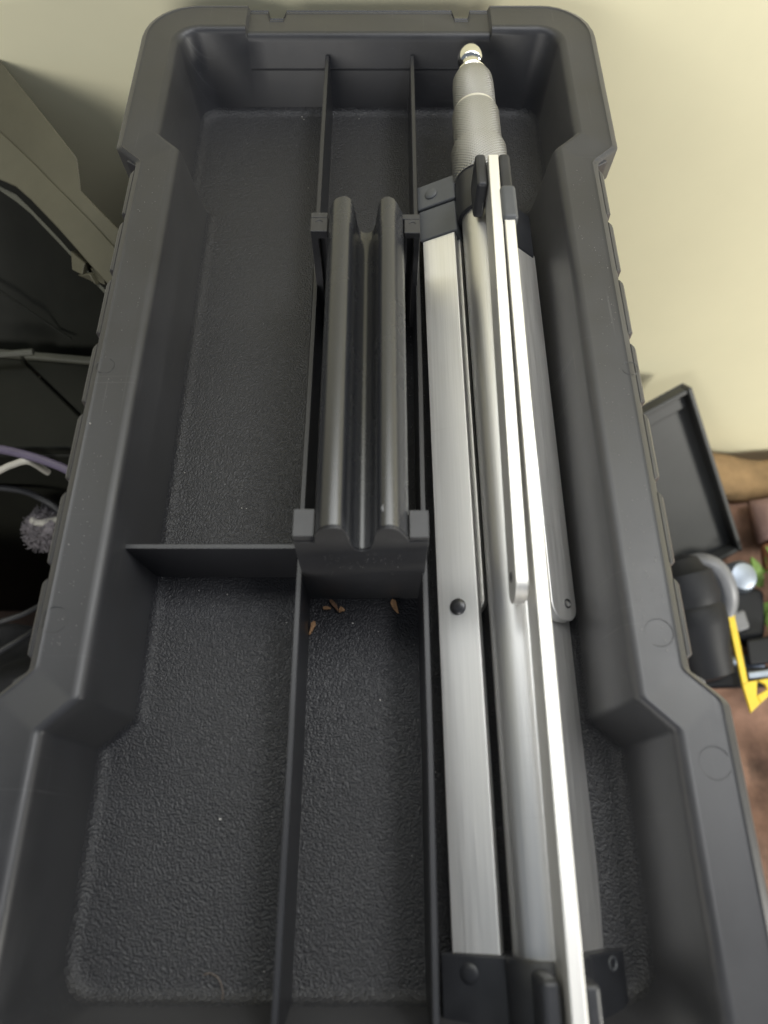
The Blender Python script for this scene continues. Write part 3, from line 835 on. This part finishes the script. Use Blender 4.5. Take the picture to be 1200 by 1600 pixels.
pts = [at(x, y, 3.12) - tl for x, y in ((1112, 1010), (1120, 930), (1150, 915), (1190, 925), (1192, 1000))]
loft(bm, [[p + Vector((0, 0, -.035)) for p in pts], [p + Vector((0, 0, .012)) for p in pts]])
obj('grip_body', bm, M['tool_black'], tool, bevel=.008)
# steel bar, black strip
bm = bmesh.new(); a = at(1088, 1030, 3.10); b = at(1150, 1038, 3.10)
lathe_dir(bm, a, b - a, [(0, .010), (.003, .0125), ((b - a).length * .8, .0125), ((b - a).length * .82, .010), ((b - a).length * 1.0, .010), ((b - a).length * 1.02, .0125), ((b - a).length * 1.6, .0125), ((b - a).length * 1.62, .009)], 20)
tag(obj('steel_socket', bm, M['steel']), 'bluish steel socket bar beside the yellow square', 'socket bar')
bm = bmesh.new(); hexa(bm, [at(x, y, 3.19) for x, y in ((1080, 1078), (1215, 1075), (1225, 1060), (1080, 1058))] + [at(x, y, 3.02) for x, y in ((1080, 1076), (1215, 1073), (1225, 1040), (1080, 1044))])
tag(obj('tool_pouch', bm, M['tool_black'], bevel=.004), 'black flat strip under the steel socket bar', 'pouch')
# further clutter between the tools
def block(name, P, h0, h1, m, label, cat, bev=.004):
    bm = bmesh.new(); loft(bm, [[at(x, y, h0) for x, y in P], [at(x, y, h1) for x, y in P]])
    tag(obj(name, bm, m, bevel=bev, seg=3), label, cat)
M['dark_brown'] = mat('dark_brown_leather', (0.06, 0.035, 0.025), 0.6, var=0.4, vscale=30, bump=0.3, bscale=300, bdist=0.0008)
block('battery_pack', ((1143, 958), (1163, 952), (1172, 982), (1150, 990)), 3.14, 3.04, M['tool_grey'], 'small grey battery block left of the lime green sprig', 'battery')
block('leather_pouch', ((1098, 1002), (1138, 996), (1150, 1026), (1100, 1030)), 3.16, 3.06, M['dark_brown'], 'dark brown leather pouch between power tool and steel socket bar', 'pouch', .008)
block('charger', ((1165, 1000), (1225, 990), (1230, 1032), (1170, 1040)), 3.16, 3.00, M['tool_black'], 'black charger block right of the yellow square arm', 'charger')
block('metal_bracket', ((1168, 1050), (1205, 1045), (1206, 1058), (1170, 1062)), 3.06, 3.00, M['steel'], 'small shiny bracket above the corner of the yellow square', 'bracket', .002)
bm = bmesh.new()
bmesh.ops.create_grid(bm, x_segments=40, y_segments=40, size=1)
for v in bm.verts:
    p = Vector((.58 + v.co.x * .10, .035 + v.co.y * .09, 0))
    e = 1 - max(abs(v.co.x), abs(v.co.y))
    p.x += .02 * noise.noise(p * 20); p.z = .025 + min(1, e * 5) * (.035 + .03 * noise.noise(p * 22) + .012 * noise.noise(p * 60)); v.co = p
tag(obj('dark_jacket', bm, M['dark_brown'], smooth=180), 'crumpled dark brown cloth below the yellow square at the right edge', 'cloth')

# lime green leafy thing
gr = empty('leafy_plant', at(1211, 938, 3.06)); tag(gr, 'lime green leafy sprig at the right edge above the yellow square', 'plant')
gl = Vector(gr.location)
bm = bmesh.new(); tube(bm, [Vector((.0, -.05, -.02)), Vector((.004, 0, 0)), Vector((0, .055, .005))], .003, 6); obj('stem', bm, M['green'], gr)
for k in range(26):
    c = Vector((random.uniform(-.026, .03), random.uniform(-.062, .062), random.uniform(-.015, .02)))
    d_ = Vector((random.uniform(-1, .6), random.uniform(-1, 1), random.uniform(-.2, .6))).normalized()
    n_ = d_.cross(Vector((random.uniform(-.3, .3), random.uniform(-.3, .3), 1))).normalized(); up_ = n_.cross(d_)
    ln, wd = random.uniform(.022, .034), random.uniform(.008, .013)
    bm = bmesh.new(); loops = []
    for t, ws in ((0, .15), (.25, .8), (.5, 1), (.75, .7), (1, .08)):
        p = c + d_ * ln * (t - .5) - up_ * .006 * (t - .5) ** 2 * 4
        loops.append([p + n_ * wd * ws + up_ * .002 * ws, p, p - n_ * wd * ws + up_ * .002 * ws, p - up_ * .0012])
    loft(bm, loops); obj('leaf', bm, M['green'], gr, smooth=50)
# yellow try square
sq = empty('layout_square', at(1172, 1112, 2.98)); tag(sq, 'yellow plastic layout square standing among the tools at right', 'layout square')
sl = Vector(sq.location)
def ybar(name, P, th=.004):
    bm = bmesh.new(); f = [at(x, y, h) - sl for x, y, h in P]
    n = (f[1] - f[0]).cross(f[2] - f[0]).normalized() * th
    loft(bm, [f, [p - n for p in f]]); return obj(name, bm, M['yellow'], sq, bevel=.0008)
ybar('long_arm', ((1129, 937, 2.98), (1140, 934, 2.98), (1166.5, 1066, 2.98), (1158, 1071, 2.98)))
ybar('corner_plate', ((1158, 1071.3, 2.98), (1166.6, 1066.3, 2.98), (1181, 1064, 2.98), (1180, 1088, 2.98), (1186, 1100, 2.98), (1171, 1115, 2.98)))
ybar('short_arm', ((1181.2, 1064, 2.98), (1230, 1056, 2.98), (1230, 1060, 2.98), (1186.2, 1100, 2.98), (1180.4, 1088, 2.98), (1197, 1078, 2.98), (1193, 1070, 2.98)))

bpy.context.view_layer.update()
